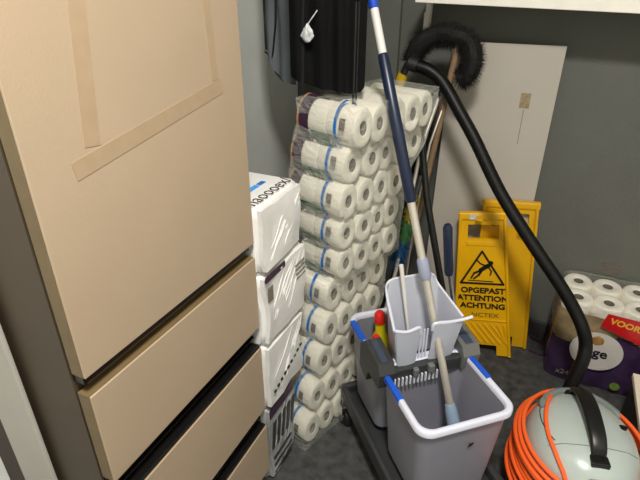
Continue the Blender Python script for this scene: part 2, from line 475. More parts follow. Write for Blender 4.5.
low = [(-.503, 1.034, .057), (-.500, 1.066, .170), (-.494, 1.108, .283), (-.485, 1.128, .396), (-.485, 1.152, .508)]
upp = [(-.452, 1.160, .620), (-.448, 1.150, .722), (-.443, 1.140, .824), (-.434, 1.146, .924), (-.409, 1.138, 1.024)]
roll_pack('clear-wrapped bale of white toilet rolls standing on the floor, lower of the two', low, .0385, .056, False)
tp, inv = roll_pack('clear-wrapped bale of white toilet rolls with purple and green print, stacked on top', upp, .0385, .051, True)

# ------------------------------------------------------------------ rail and jackets
rail = thing('clothes_rail', 'metal rail across the corner carrying the hanging jackets', 'rail', (XL, 1.240, 1.72))
B().tube([(0, 0, 0), (XR-XL, 0, 0)], .012, 14).build('rail_tube', 'chrome', rail)
B().lathe([(0, 0), (.03, 0), (.03, .006), (0, .006)], 20, mtx=frame((0, 0, 0), (0, 1, 0), (0, 0, 1))).build('wall_flange', 'chrome', rail)
def garment(b, axis_o, axis_d, hem, w_top, z_top, depth, folds, mi=0, amp=.012, seedv=0):
    """closed draped shell: columns across the width; hem = list of (s, z) along the width"""
    ox = Vector(axis_o); dx = Vector(axis_d).normalized(); nx = Vector((dx.y, -dx.x, 0))
    nc, nr = 56, 36; vs = []; fs = []
    def hz(s):
        for (a, za), (c, zc) in zip(hem[:-1], hem[1:]):
            if s <= c: return za+(zc-za)*(s-a)/(c-a)
        return hem[-1][1]
    s0, s1 = hem[0][0], hem[-1][0]
    for j in range(nr+1):
        q = j/nr
        for i in range(nc):
            a = 2*PI*i/nc
            u = (1-math.cos(a))/2  # 0..1 out and back
            side = 1 if a < PI else -1
            s = s0+(s1-s0)*u
            zz = hz(s); z = zz+(z_top-zz)*q
            shrink = 1-w_top*max(0, (q-.75)/.25)**2
            sc = (s0+s1)/2+(s-(s0+s1)/2)*shrink
            th = depth*math.sin(a)**.7 if side > 0 else -depth*abs(math.sin(a))**.7
            fd = amp*math.sin(folds*u*PI*2+z*3+seedv)*(1-.5*q)+.008*noise.noise(Vector((s*14, z*7, seedv)))
            vs.append(ox+dx*sc+nx*(th+fd)+Vector((0, 0, z)))
    for j in range(nr):
        for i in range(nc): fs.append([j*nc+i, j*nc+(i+1) % nc, (j+1)*nc+(i+1) % nc, (j+1)*nc+i])
    fs.append(list(range(nc))); fs.append([nr*nc+i for i in range(nc)])
    b.add(vs, fs, mi, True)
jd = gd = Vector((math.cos(R(-28)), math.sin(R(-28)), 0))
g = thing('grey_jacket', 'grey lined jacket hanging left of the black one over the toilet rolls', 'jacket', (-.70, 1.29, 1.1))
gi = Vector((-.70, 1.29, 1.1))
O = Vector((-.768, 1.395, 0))-Vector((gi.x, gi.y, gi.z))
b = B(); garment(b, O, jd, [(-.092, 1.150), (-.06, 1.140), (-.02, 1.09), (.055, 1.065)], .35, 1.64, .016, 2.2, amp=.006)
b.build('jacket_body', 'jacket_grey', g, 70)
b = B()
hem_pts = [(-.08, 1.146), (-.06, 1.140), (-.02, 1.09), (.02, 1.072)]
nx = Vector((jd.y, -jd.x, 0))
b.tube([O+jd*s+nx*.016+Vector((0, 0, z)) for s, z in hem_pts], .003, 8)
b.tube([O+jd*-.093+nx*.004+Vector((0, 0, z)) for z in (1.15, 1.25, 1.35, 1.45, 1.55)], .0035, 8)
b.tube(smooth_path([O+jd*s+nx*.020+Vector((0, 0, z)) for s, z in ((-.035, 1.125), (-.02, 1.18), (-.005, 1.25), (.0, 1.33))]), .003, 8)
b.build('piping', 'jacket_trim', g)
def hanger(parent, o):
    b = B(); b.tube(smooth_path([o+jd*-.10+Vector((0, 0, -.05)), o+jd*-.03+Vector((0, 0, -.012)), o, o+jd*.03+Vector((0, 0, -.012)), o+jd*.10+Vector((0, 0, -.05))]), .006, 8)
    b.tube([o+Vector((0, 0, 0)), o+Vector((0, 0, .03))]+[o+Vector((0, .016*math.sin(a), .048-.018*math.cos(a))) for a in (0.5, 1, 1.6, 2.2, 2.8, 3.4, 4, 4.6)], .0025, 6)
    b.build('coat_hanger', 'chrome', parent)
hanger(g, Vector((-.768, 1.395, 1.672))-gi)
hk = thing('wall_hook', 'chrome hook arm on the left wall holding the grey jacket', 'hook', (XL, 1.395, 1.72))
B().tube([(0, 0, 0), (.235, 0, 0), (.245, 0, .02)], .007, 12).build('hook_arm', 'chrome', hk)
B().lathe([(0, 0), (.025, 0), (.025, .006), (0, .006)], 20, mtx=frame((0, 0, 0), (0, 1, 0), (0, 0, 1))).build('wall_plate', 'chrome', hk)
jd = Vector((math.cos(R(20)), math.sin(R(20)), 0)); nx = Vector((jd.y, -jd.x, 0))
k = thing('black_jacket', 'long black jacket with hanging straps, in front of the dark corner', 'jacket', (-.53, 1.235, 1.04))
ki = Vector((-.53, 1.235, 1.04)); O = Vector((-.532, 1.225, 0))-ki
b = B(); garment(b, O, jd, [(-.110, 1.125), (-.05, 1.102), (0, 1.094), (.045, 1.088), (.072, 1.087), (.082, 1.10)], .3, 1.66, .028, 3.1, amp=.009, seedv=2)
garment(b, O+nx*.016, jd, [(-.015, 1.098), (.02, 1.092), (.06, 1.089)], .2, 1.62, .018, 2, amp=.006, seedv=5)
b.build('jacket_body', 'jacket_black', k, 70)
b = B()
b.box((-.006, -.003, 0), (.006, .003, .36), .001, mtx=Matrix.Translation(O+jd*-.078+nx*.03+Vector((0, 0, 1.082))) @ Matrix.Rotation(R(-3), 4, 'X'))
b.tube(smooth_path([O+jd*.055+nx*.045+Vector((0, 0, z)) for z in (1.065, 1.09, 1.15, 1.3)]), .003, 6)
b.tube(smooth_path([O+jd*.062+nx*.045+Vector((0, 0, z)) for z in (1.075, 1.10, 1.17, 1.3)]), .002, 6)
b.build('strap', 'jacket_trim', k)
b = B()
cpt = O+jd*-.060+nx*.044+Vector((0, 0, 1.232))
bm = bmesh.new(); bmesh.ops.create_icosphere(bm, subdivisions=3, radius=1)
for v in bm.verts:
    q = noise.noise(v.co*2.3)*.35+noise.noise(v.co*6)*.15
    v.co = Vector((v.co.x*.012*(1+q)*(1.25-.8*max(-.2, v.co.z)), v.co.y*.007*(1+q), v.co.z*.022))
b.bm(bm, 0, True, Matrix.Translation(cpt)); b.tube([cpt+Vector((0, 0, .018)), cpt+jd*.025+Vector((0, -.002, .05))], .0015, 6)
o = b.build('crumpled_tag', 'crumple', k); o['label'] = 'small crumpled clear plastic tag'
hanger(k, Vector((-.532, 1.240, 1.672))-ki)

# ------------------------------------------------------------------ shelf on the back wall
sh = thing('wall_shelf', 'long white shelf board fixed high across the back wall', 'shelf', (.3, 1.82, 1.26), (0, R(1.6), 0))
B().box((-.76, -.12, .012), (.84, .115, .036), .002).box((-.76, -.122, 0), (.84, -.104, .038), .0015).build('shelf_board', 'shelf', sh)
sb = B(); sb.box((-.775, .085, -.17), (-.757, .112, .02), .001).prism([(-.775, -.04), (-.757, -.04), (-.762, -.17), (-.77, -.17)], .07, .085, mtx=Matrix(((1, 0, 0, 0), (0, 0, 1, 0), (0, 1, 0, 0), (0, 0, 0, 1))))
sb.build('bracket', 'shelf', sh)

# ------------------------------------------------------------------ leaning board
bl = 1.158
bd = thing('leaning_board', 'tall greyish-white board leaning on the back wall behind the yellow sign', 'board', (-.178, 1.80, .0), (R(-3.6), 0, 0))
B().box((-.182, 0, 0), (.178, .016, bl), .0015).build('panel', 'board', bd)
B().box((.068, -.0012, .955), (.10, .0, 1.005)).build('stain', 'board_stain', bd)
B().box((.084, -.0008, .83), (.086, .0, .95)).build('pencil_line', 'label_grey', bd)

# ------------------------------------------------------------------ yellow warning sign
sign = thing('wet_floor_sign', 'yellow folding wet-floor warning sign with black slipping-figure triangle', 'sign', (-.06, 1.72, 0), (0, 0, R(6)))
def panel(b, wt, wb, H, hole=True, mi=0, th=.014):
    """panel in local x (width) / z (height), front at y=0"""
    def sx(z): return (wb+(wt-wb)*z/H)/2
    def seg(z0, z1, f0, f1):
        """vertical slice between fractions f0..f1 of the width"""
        a0, a1 = sx(z0), sx(z1)
        p = [(-a0+2*a0*f0, z0), (-a0+2*a0*f1, z0), (-a1+2*a1*f1, z1), (-a1+2*a1*f0, z1)]
        b.add([(x, 0, z) for x, z in p]+[(x, th, z) for x, z in p], [[0, 1, 2, 3], [7, 6, 5, 4], [0, 4, 5, 1], [1, 5, 6, 2], [2, 6, 7, 3], [3, 7, 4, 0]], mi)
    seg(0, .045, 0, .24); seg(0, .045, .76, 1)
    seg(.045, H-.098, 0, 1); seg(H-.098, H-.042, 0, .20); seg(H-.098, H-.042, .84, 1); seg(H-.042, H, 0, 1)
    for s in (-1, 1):   # raised side rims
        b.tube([(s*(sx(.0)-.006), -.002, .0), (s*(sx(H)-.006), -.002, H)], .006, 8, mi)
def place(pb, bot, top, yaw):
    pass
fm = Matrix.Translation((-.014, -.012, 0)) @ Matrix.Rotation(R(-8), 4, 'Y') @ Matrix.Rotation(R(-5.5), 4, 'X')
FH = .595
b = B(); panel(b, .165, .225, FH); b.box((-.085, -.006, FH-.024), (.085, .022, FH+.006), .006)
# frame of the raised field and ribs below
for z in (.155,): b.box((-.095, -.004, z), (.095, .0, z+.004), .001)
for k in range(8):
    x = -.085+k*.024
    b.tube([(x, -.0015, .14), (min(x+.06, .097), -.0015, .055)], .004, 6)
b.box((-.055, -.003, FH-.125), (.055, 0, FH-.108), .002)
b.v = [fm @ v for v in b.v]
fp = b.build('front_panel', 'yellow', sign)
tri = B()
def line(p, q, w, y=-.0022):
    p = Vector(p); q = Vector(q); d = (q-p).normalized(); n = Vector((-d.y, d.x))*w/2
    poly = [p+n-d*w*.3, q+n+d*w*.3, q-n+d*w*.3, p-n-d*w*.3]
    tri.add([(c[0], y, c[1]) for c in poly]+[(c[0], .0, c[1]) for c in poly], [[0, 1, 2, 3], [7, 6, 5, 4], [0, 4, 5, 1], [1, 5, 6, 2], [2, 6, 7, 3], [3, 7, 4, 0]])
T = [(-.078, .315), (.078, .315), (.0, .448)]
for i in range(3): line(T[i], T[(i+1) % 3], .0075)
# slipping figure
line((-.004, .372), (.018, .388), .016); line((.018, .388), (.024, .392), .014)
tri.lathe([(0, 0), (.0085, 0), (.0085, .002), (0, .002)], 14, mtx=frame((.032, -.0002, .402), (1, 0, 0), (0, 0, 1)))
line((.0, .372), (-.028, .358), .008); line((-.028, .358), (-.040, .336), .006)
line((.0, .370), (-.012, .350), .008); line((-.012, .350), (-.030, .334), .006)
line((.018, .388), (-.006, .398), .005); line((-.006, .398), (-.018, .412), .005)
line((.022, .386), (.034, .368), .005); line((.034, .368), (.030, .352), .005)
line((-.050, .327), (.040, .325), .003)
tri.v = [fm @ v for v in tri.v]
tri.build('warning_triangle', 'ink', fp)
lt = B()
for txt, z, sz in (('OPGEPAST', .275, .0315), ('ATTENTION', .242, .0315), ('ACHTUNG', .209, .0315)):
    text_mesh(lt, txt, sz, fm @ frame((.003, -.0015, z), (1, 0, 0), (0, 0, 1)), sx=1.07, bold=.0011, align='CENTER', depth=.0008)
lt.build('lettering', 'ink', fp)
lt = B(); text_mesh(lt, 'NCTEX', .024, fm @ frame((.012, -.0015, .172), (1, 0, 0), (0, 0, 1)), sx=1.3, align='CENTER')
lt.build('maker_lettering', 'ink_faint', fp)
st = B().box((-.045, -.0075, FH-.020), (-.012, -.006, FH-.002)); st.v = [fm @ v for v in st.v]; st.build('sticker', 'sticker', fp)
bmx = Matrix.Translation((.040, .075, 0)) @ Matrix.Rotation(R(-4.0), 4, 'Y') @ Matrix.Rotation(R(-1.0), 4, 'X')
b = B(); panel(b, .19, .235, .63); b.box((-.10, -.006, .606), (.10, .02, .634), .006)
b.v = [bmx @ v for v in b.v]; b.build('rear_panel', 'yellow_dull', sign)
for s in (-1, 1):
    B().box((-.012, .0, 0), (.012, .055, .006), .001, mtx=Matrix.Translation((s*.075-.03, .0, .575))).build('hinge', 'yellow_dull', sign)

# ------------------------------------------------------------------ feather duster, broom stick and poles behind
st = thing('wooden_stick', 'worn wooden broom stick leaning in front of the white board', 'stick', (-.44, 1.62, 0))
B().tube([(0, 0, .0), (.028, .02, .3), (.068, .05, .62), (.132, .085, 1.195)], .011, 12).build('stick', 'wood', st)
br = thing('cobweb_brush', 'black fluffy horseshoe-shaped cobweb brush above the white board edge', 'brush', (-.34, 1.70, 1.1))
path = smooth_path([(-.455, 1.70, 1.105), (-.432, 1.70, 1.160), (-.385, 1.71, 1.188), (-.335, 1.71, 1.190), (-.285, 1.71, 1.172), (-.262, 1.70, 1.130), (-.268, 1.70, 1.082), (-.295, 1.70, 1.062)], 10)
bo = Vector((-.34, 1.70, 1.1))
B().tube([p-bo for p in path], .03, 10).build('wire_core', 'bristle', br)
hb = B(); rnd = random.Random(3)
for i in range(9000):
    k = rnd.randrange(len(path)-1); p = path[k].lerp(path[k+1], rnd.random())
    tdir = (path[k+1]-path[k]).normalized()
    d = Vector((rnd.gauss(0, 1), rnd.gauss(0, 1), rnd.gauss(0, 1))); d = (d-tdir*d.dot(tdir)*.8).normalized()
    L = rnd.uniform(.036, .052); e = p+d*L+Vector((0, 0, -.004)); e.y = min(e.y, 1.80)
    w = d.cross(Vector((rnd.random(), rnd.random(), rnd.random()))).normalized()*.0017
    hb.add([p-w-bo, p+w-bo, e-bo], [[0, 1, 2]])
hb.build('bristles', 'bristle', br)['kind'] = 'stuff'
B().tube(smooth_path([Vector(p)-bo for p in ((-.448, 1.70, 1.110), (-.468, 1.695, 1.092), (-.480, 1.69, 1.060))]), .012, 12).build('handle_socket', 'black_plastic', br)
B().tube([Vector(p)-bo for p in ((-.478, 1.69, 1.066), (-.484, 1.69, 1.050), (-.486, 1.69, 1.028))], [.016, .018, .015], 14).build('end_cap', 'yellow_cap', br)

fs_ = thing('dark_backing', 'flat black panel standing in for background darkness in the corner behind the poles', 'stand', (-.437, 1.66, 0), (R(-6), R(3), 0))  # black panel put in for the background darkness beside the poles
B().box((-.045, 0, 0), (.02, .03, 1.02), .006).build('backing_body', 'black_plastic', fs_)
B().box((-.055, -.012, .6), (-.03, .0, .95), .004).build('side_bar', 'slate', fs_)
def pole(name, pts, r, m, label, cat, grp=None, extra=None):
    o0 = Vector(pts[0]); t = thing(name, label, cat, tuple(o0), group=grp)
    B().tube([Vector(p)-o0 for p in pts], r, 12).build('tube', m, t)
    return t, o0
pole('grey_pole', [(-.43, 1.30, .0), (-.384, 1.45, .458), (-.372, 1.60, .86), (-.353, 1.70, 1.0)], .0065, 'alu', 'thin grey metal pole leaning across the black panel', 'pole', 'thin poles in the corner')
pole('short_rod', [(-.395, 1.60, .0), (-.375, 1.60, .55), (-.35, 1.62, .86), (-.332, 1.70, .985)], .0035, 'alu', 'thin pale rod between the grey pole and the wooden stick', 'rod', 'thin poles in the corner')
t, o0 = pole('black_pole', [(-.20, 1.50, .0), (-.228, 1.50, .392), (-.327, 1.55, .70), (-.40, 1.62, .98)], .012, 'black_plastic', 'thick black pole crossing behind the mop handle toward the corner', 'pole')
# microfibre duster
du = thing('microfibre_duster', 'fluffy duster shading from yellow through green to blue behind the mop handle', 'duster', (-.40, 1.48, 0))
b = B(); do = Vector((-.40, 1.48, 0))
b.tube([(0, 0, 0), (.02, .0, .5), (.035, .02, .62), (.05, .05, .78)], .006, 8); b.build('duster_handle', 'dark_plastic', du)
dh = [B(), B(), B()]
for i in range(2600):
    q = rnd.random(); c = Vector((.012, 0, .475)).lerp(Vector((.045, .02, .72)), q)
    d = Vector((rnd.gauss(0, 1), rnd.gauss(0, 1), rnd.gauss(0, .4)-.3)).normalized()
    L = (.034-.014*q)*rnd.uniform(.8, 1.1); w = d.cross(Vector((0, rnd.random(), 1))).normalized()*.0022
    e = c+d*L; dh[0 if q > .66 else 1 if q > .36 else 2].add([c-w, c+w, e+w*.6, e-w*.6], [[0, 1, 2, 3]])
for x, m in zip(dh, ('dust_yellow', 'dust_green', 'dust_blue')):
    o = x.build('fibres', m, du); o['kind'] = 'stuff'; o['label'] = m.split('_')[1]+' fibres'

# ------------------------------------------------------------------ mop trolley
TR = R(42.4)
tr = thing('mop_trolley', 'dark wheeled mop trolley frame carrying both grey buckets and the press', 'trolley', (-.126, .823, 0), (0, 0, TR))
# local: x = to the right, y = away
b = B()
b.box((-.018, -.02, .085), (.002, .485, .145), .008).box((.262, -.02, .085), (.287, .485, .145), .008)
b.box((-.018, -.03, .085), (.287, -.005, .145), .008).box((-.018, .468, .085), (.287, .492, .145), .008)
b.box((-.01, -.02, .10), (.28, .485, .115), .003)
b.build('chassis', 'dark_plastic', tr)
for (x, y) in ((-.010, .010), (-.010, .462), (.268, .010), (.268, .462)):
    w = B(); w.lathe([(0, -.012), (.024, -.012), (.032, -.007), (.032, .007), (.024, .012), (0, .012)], 24, mtx=frame((x, y-.012, .032), (0, 1, 0), (0, 0, 1)))
    wo = w.build('castor_wheel', 'rubber', tr)
    w = B(); w.lathe([(0, -.014), (.011, -.014), (.011, .014), (0, .014)], 14, mtx=frame((x, y-.012, .032), (0, 1, 0), (0, 0, 1)))
    w.build('hub', 'chrome', wo)
    w = B(); w.box((x-.021, y-.03, .03), (x-.017, y+.012, .088), .002).box((x+.017, y-.03, .03), (x+.021, y+.012, .088), .002)
    w.box((x-.022, y-.03, .070), (x+.022, y+.014, .090), .003).lathe([(0, 0), (.009, 0), (.009, .03), (0, .03)], 12, mtx=Matrix.Translation((x, y, .075)))
    w.build('castor_fork', 'chrome', tr)
def rrect(x0, x1, y0, y1, r, n=6):
    pts = []
    for (cx, cy, a0) in ((x1-r, y1-r, 0), (x0+r, y1-r, 90), (x0+r, y0+r, 180), (x1-r, y0+r, 270)):
        for k in range(n+1):
            a = R(a0+90*k/n); pts.append((cx+r*math.cos(a), cy+r*math.sin(a)))
    return pts
def bucket(y0, y1, label, zt=.42):
    t = thing('mop_bucket', label, 'bucket', (-.126, .823, 0), (0, 0, TR), 'grey buckets on the mop trolley')
    x0, x1 = 0, .258; zb = .146
    b = B(); rings = []
    def ring(ins, z, r): return [(x, y, z) for x, y in rrect(x0+ins, x1-ins, y0+ins, y1-ins, r)]
    for ins, z, r in ((.035, zb, .02), (.024, zb, .028), (.006, zt-.012, .034), (.006, zt, .034), (.011, zt, .030), (.011, zt-.02, .030), (.030, zb+.008, .024), (.045, zb+.006, .01)):
        rings.append(ring(ins, z, r))
    n = len(rings[0]); vs = [v for q in rings for v in q]
    fs = [[i*n+k, i*n+(k+1) % n, (i+1)*n+(k+1) % n, (i+1)*n+k] for i in range(len(rings)-1) for k in range(n)]
    fs.append(list(range(n))); fs.append([(len(rings)-1)*n+k for k in range(n)])
    b.add(vs, fs, 0, True); body = b.build('bucket_body', 'bucket', t, 40)
    b = B(); rings = []
    for ins, z, r in ((.004, zt-.014, .035), (-.003, zt-.010, .038), (-.003, zt+.004, .038), (.0, zt+.007, .037), (.008, zt+.007, .032), (.012, zt+.003, .030), (.012, zt-.010, .03)):
        rings.append(ring(ins, z, r))
    vs = [v for q in rings for v in q]; m = len(rings)
    fs = [[i*n+k, i*n+(k+1) % n, ((i+1) % m)*n+(k+1) % n, ((i+1) % m)*n+k] for i in range(m) for k in range(n)]
    b.add(vs, fs, 0, True); rim = b.build('rim', 'bucket_rim', t, 60)
    return t, rim
bk, rim = bucket(.0, .243, 'front grey bucket with pale rim holding the mop, nearest the viewer')
for x in (-.0045, .2475):
    o = B().box((x, .115, .412), (x+.015, .200, .4285), .002).build('blue_insert', 'blue_insert', rim); o['label'] = 'blue handle insert'
# small printed mark and spout bead on the front of the bucket
o = B().prism([(0, 0), (.012, .002), (.018, .010), (.006, .010)], 0, .001, mtx=frame((.135, .0055, .335), (1, 0, 0), (0, .06, 1))).build('logo_mark', 'ink', bk)
bk2, rim2 = bucket(.2505, .484, 'rear grey bucket half hidden behind the press, with bottles in it')
for x in (-.0045,):
    o = B().box((x, .355, .412), (x+.015, .452, .4285), .002).build('blue_insert', 'blue_insert', rim2); o['label'] = 'blue handle insert'
# mop press over the seam
pr = thing('mop_press', 'grey funnel-shaped mop wringer clamped over the seam between the buckets', 'wringer', (-.126, .823, 0), (0, 0, TR))
def sheet(b, rows, th, mi=0):
    """thick sheet through a grid of points (rows of equal length), offset along -normal"""
    nr, nc = len(rows), len(rows[0]); P = [[Vector(p) for p in r] for r in rows]
    N = [[None]*nc for _ in range(nr)]
    for i in range(nr):
        for j in range(nc):
            du_ = P[i][min(j+1, nc-1)]-P[i][max(j-1, 0)]; dv = P[min(i+1, nr-1)][j]-P[max(i-1, 0)][j]
            N[i][j] = du_.cross(dv).normalized()*th
    vs = [P[i][j] for i in range(nr) for j in range(nc)]+[P[i][j]+N[i][j] for i in range(nr) for j in range(nc)]
    q = nr*nc; fs = []
    for i in range(nr-1):
        for j in range(nc-1):
            a, c, d, e = i*nc+j, i*nc+j+1, (i+1)*nc+j+1, (i+1)*nc+j
            fs.append([a, c, d, e]); fs.append([q+e, q+d, q+c, q+a])
    for i in range(nr-1):
        for j in (0, nc-1): a, c = i*nc+j, (i+1)*nc+j; fs.append([a, c, q+c, q+a])
    for j in range(nc-1):
        for i in (0, nr-1): a, c = i*nc+j, i*nc+j+1; fs.append([a, c, q+c, q+a])
    b.add(vs, fs, mi, True)
b = B()
zt = .55
def row(z, f):
    """hopper section: f = 0 at the bottom, 1 at the top rim"""
    x0, x1 = .052-.026*f, .205+.02*f; ya, yb = .235-.012*f, .300+.045*f; e = .026*f
    return [(x0, ya, z), (x0+e, yb-.012, z), (x0+e+.010, yb, z), ((x0+x1)/2, yb+.006, z), (x1-e-.010, yb, z), (x1-e*.6, yb-.012, z), (x1, ya, z)]
rows = []
for i in range(7):
    f = i/6; z0 = .395+.155*f; r_ = row(z0, f)
    # the back rises higher than the front
    lift = [0, .5, 1, 1, 1, .55, .05]
    rows.append([(x, y, z+.072*f*l) for (x, y, z), l in zip(r_, lift)])
sheet(b, rows, .004)
# front wall in two halves with a slotted middle
for xa, xb in ((.030, .098), (.140, .226)):
    rows = []
    for i in range(5):
        f = i/4; z = .395+(.152)*f
        a = xa+(.022*(1-f) if xa < .05 else 0); c = xb-(.022*(1-f) if xb > .2 else 0)
        rows.append([(a+(c-a)*k/4, .235-.012*f+.004*math.sin(k*PI/4)*-1, z) for k in range(5)])
    sheet(b, rows, .004)
body = b.build('hopper', 'press', pr, 50)
b = B()
b.tube(smooth_path([(.026, .223, .552), (.060, .218, .545), (.096, .222, .548), (.100, .225, .525)]), .0045, 8)
b.tube(smooth_path([(.138, .225, .528), (.142, .222, .550), (.19, .219, .548), (.226, .214, .552), (.244, .208, .560)]), .0045, 8)
rr = row(.55, 1); lift = [0, .5, 1, 1, 1, .55, .05]
b.tube(smooth_path([(x, y, z+.072*l) for (x, y, z), l in zip(rr, lift)], 4), .0035, 8)
b.build('hopper_rim', 'edge_and_highlight', pr)
b = B()
for k in range(4): b.box((.102+k*.0095, .236, .40), (.106+k*.0095, .240, .525), .001)  # pale slats stand in for light passing through the slots
b.build('slot_light_slat', 'edge_and_highlight', pr)
b = B()
for k in range(12): b.box((.03+k*.0115, .206, .372), (.035+k*.0115, .212, .400), .001)  # white teeth stand in for highlights on the sieve slits
b.build('sieve_highlight_teeth', 'edge_and_highlight', pr)
b = B()
b.box((.0, .212, .385), (.262, .240, .425), .004).box((.02, .24, .375), (.235, .30, .395), .003)
b.build('crossbar', 'dark_plastic', pr)
b = B()
b.box((.085, .200, .398), (.100, .216, .424), .004, mtx=Matrix.Translation((0, 0, 0))).box((.128, .198, .402), (.146, .216, .428), .004)
b.build('pressure_knob', 'mid_plastic', pr)
for s, x0, x1 in ((0, -.018, .028), (1, .232, .284)):
    b = B(); m_ = frame((0, 0, 0), (0, 1, 0), (0, 0, 1))
    prof = [(.205, .385), (.200, .430), (.215, .458), (.305, .470), (.335, .440), (.335, .36), (.285, .345), (.275, .385)]
    vs = [(x0, y, z) for y, z in prof]+[(x1, y, z) for y, z in prof]; n = len(prof)
    b.add(vs, [list(range(n)), list(range(n, 2*n))[::-1]]+[[i, (i+1) % n, n+(i+1) % n, n+i] for i in range(n)])
    c = b.build('side_clamp', 'dark_plastic' if not s else 'mid_plastic', pr)
    B().box((x0+.014, 0, -.002), (x1-.014, .082, .0015), .001, mtx=Matrix.Translation((0, .219, .4588)) @ Matrix.Rotation(R(7.6), 4, 'X')).build('clamp_inset', 'slate', c)
lv = B(); lv.tube([(.272, .300, .42), (.280, .335, .47), (.243, .34, .62)], .0065, 12); lo_ = lv.build('lever', 'chrome', pr)
B().tube([(.243, .34, .612), (.241, .34, .625), (.230, .34, .69), (.219, .34, .762), (.217, .34, .772)], [.010, .013, .0125, .013, .008], 14).build('lever_grip', 'navy', lo_)
# slim white rod standing in the hopper
rd = thing('slim_rod', 'slim pale rod standing up inside the mop press hopper', 'rod', (-.126, .823, 0), (0, 0, TR))
B().tube([(.115, .285, .41), (.105, .30, .50), (.083, .325, .68)], [.004, .004, .006], 10).build('rod', 'white_tube', rd)

# bottles in the rear bucket
def bottle(x, y, z, h, r, cap, label, m):
    c, s = math.cos(TR), math.sin(TR)
    t = thing('cleaner_bottle', label, 'bottle', (-.126+x*c-y*s, .823+x*s+y*c, z), (R(3), R(-4), 0), 'bottles in the rear bucket')
    B().lathe([(0, 0), (r*.9, 0), (r, .006), (r, h*.62), (r*.85, h*.74), (r*.42, h*.86), (r*.40, h), (0, h)], 24, sx=1.0, sy=.75).build('bottle_body', m, t)
    B().lathe([(0, h-.004), (cap, h-.004), (cap*.95, h+.024), (cap*.6, h+.032), (0, h+.033)], 20).build('cap', 'red', t)
bottle(.10, .41, .156, .285, .038, .017, 'yellow cleaner bottle with red cap standing in the rear bucket', 'bottle_yellow')
bottle(.062, .352, .156, .25, .026, .012, 'pale bottle with small red cap beside the left press clamp', 'bottle_pale')

# ------------------------------------------------------------------ mop
mo = Vector((-.070, 1.040, .235)); mt = Vector((-.452, 1.277, 1.302))
mop = thing('mop', 'long mop with navy grip and silver shaft standing in the front bucket', 'mop', tuple(mo))
mp_ = lambda t: (mt-mo)*t
B().tube([mp_(.05), mp_(.57)], .0105, 16).build('lower_shaft', 'alu', mop)
B().tube([mp_(.0), mp_(.065), mp_(.078)], [.019, .0165, .013], 18).build('socket', 'pale_blue', mop)
B().tube([mp_(.385), mp_(.395), mp_(.43), mp_(.437)], [.0125, .0165, .0155, .012], 16).build('locking_collar', 'collar', mop)
B().tube([mp_(.565), mp_(.57), mp_(.72), mp_(.885), mp_(.89)], [.011, .0145, .0155, .0135, .010], 16).build('grip', 'navy', mop)
B().tube([mp_(.885), mp_(.985)], .0105, 16).build('upper_shaft', 'white_tube', mop)
B().tube([mp_(.982), mp_(.985), mp_(1.04), mp_(1.05)], [.011, .0125, .0125, .009], 16).build('end_cap', 'blue_cap', mop)
b = B()
for i in range(150):
    a = rnd.uniform(0, 2*PI); rr_ = rnd.uniform(.02, .06)
    p0 = Vector((.0, 0, -.0)); p2 = Vector((rr_*math.cos(a), rr_*math.sin(a), -.066))
    b.tube([p0, p0.lerp(p2, .5)+Vector((0, 0, .012)), p2], .003, 5)
b.build('mop_strands', 'pack_white', mop)['kind'] = 'stuff'

# ------------------------------------------------------------------ toilet roll pack on the right
rp = thing('toilet_roll_package', 'purple plastic package of toilet rolls standing by the back wall', 'toilet paper', (.36, 1.81, 0))
ro = Vector((.36, 1.81, 0))
def vroll(x, y, z, first=[None]):
    if first[0] is None:
        b = B(); b.lathe([(0, 0), (.049, 0), (.052, .004), (.052, .100), (.047, .107), (.042, .1075), (.020, .1065), (.0175, .104), (.017, .07), (0, .07)], 28, sx=.97, sy=1.1)
        for i in range(len(b.f)):
            if i//28 >= 7 and i < 28*9: b.mi[i] = 1
        o = b.build('toilet_roll', ['paper', 'core'], rp, 50); first[0] = o
    else:
        o = first[0].copy(); C.objects.link(o); o.parent = rp
    o.location = (x, y, z)
for zi in range(3):
    for r_ in range(2):
        for c in range(4):
            if zi < 2 and r_ == 1 and 0 < c < 3: continue
            vroll(.213+.0985*c-ro.x, 1.752+.117*r_-ro.y, .006+.111*zi-(0 if zi else .0))
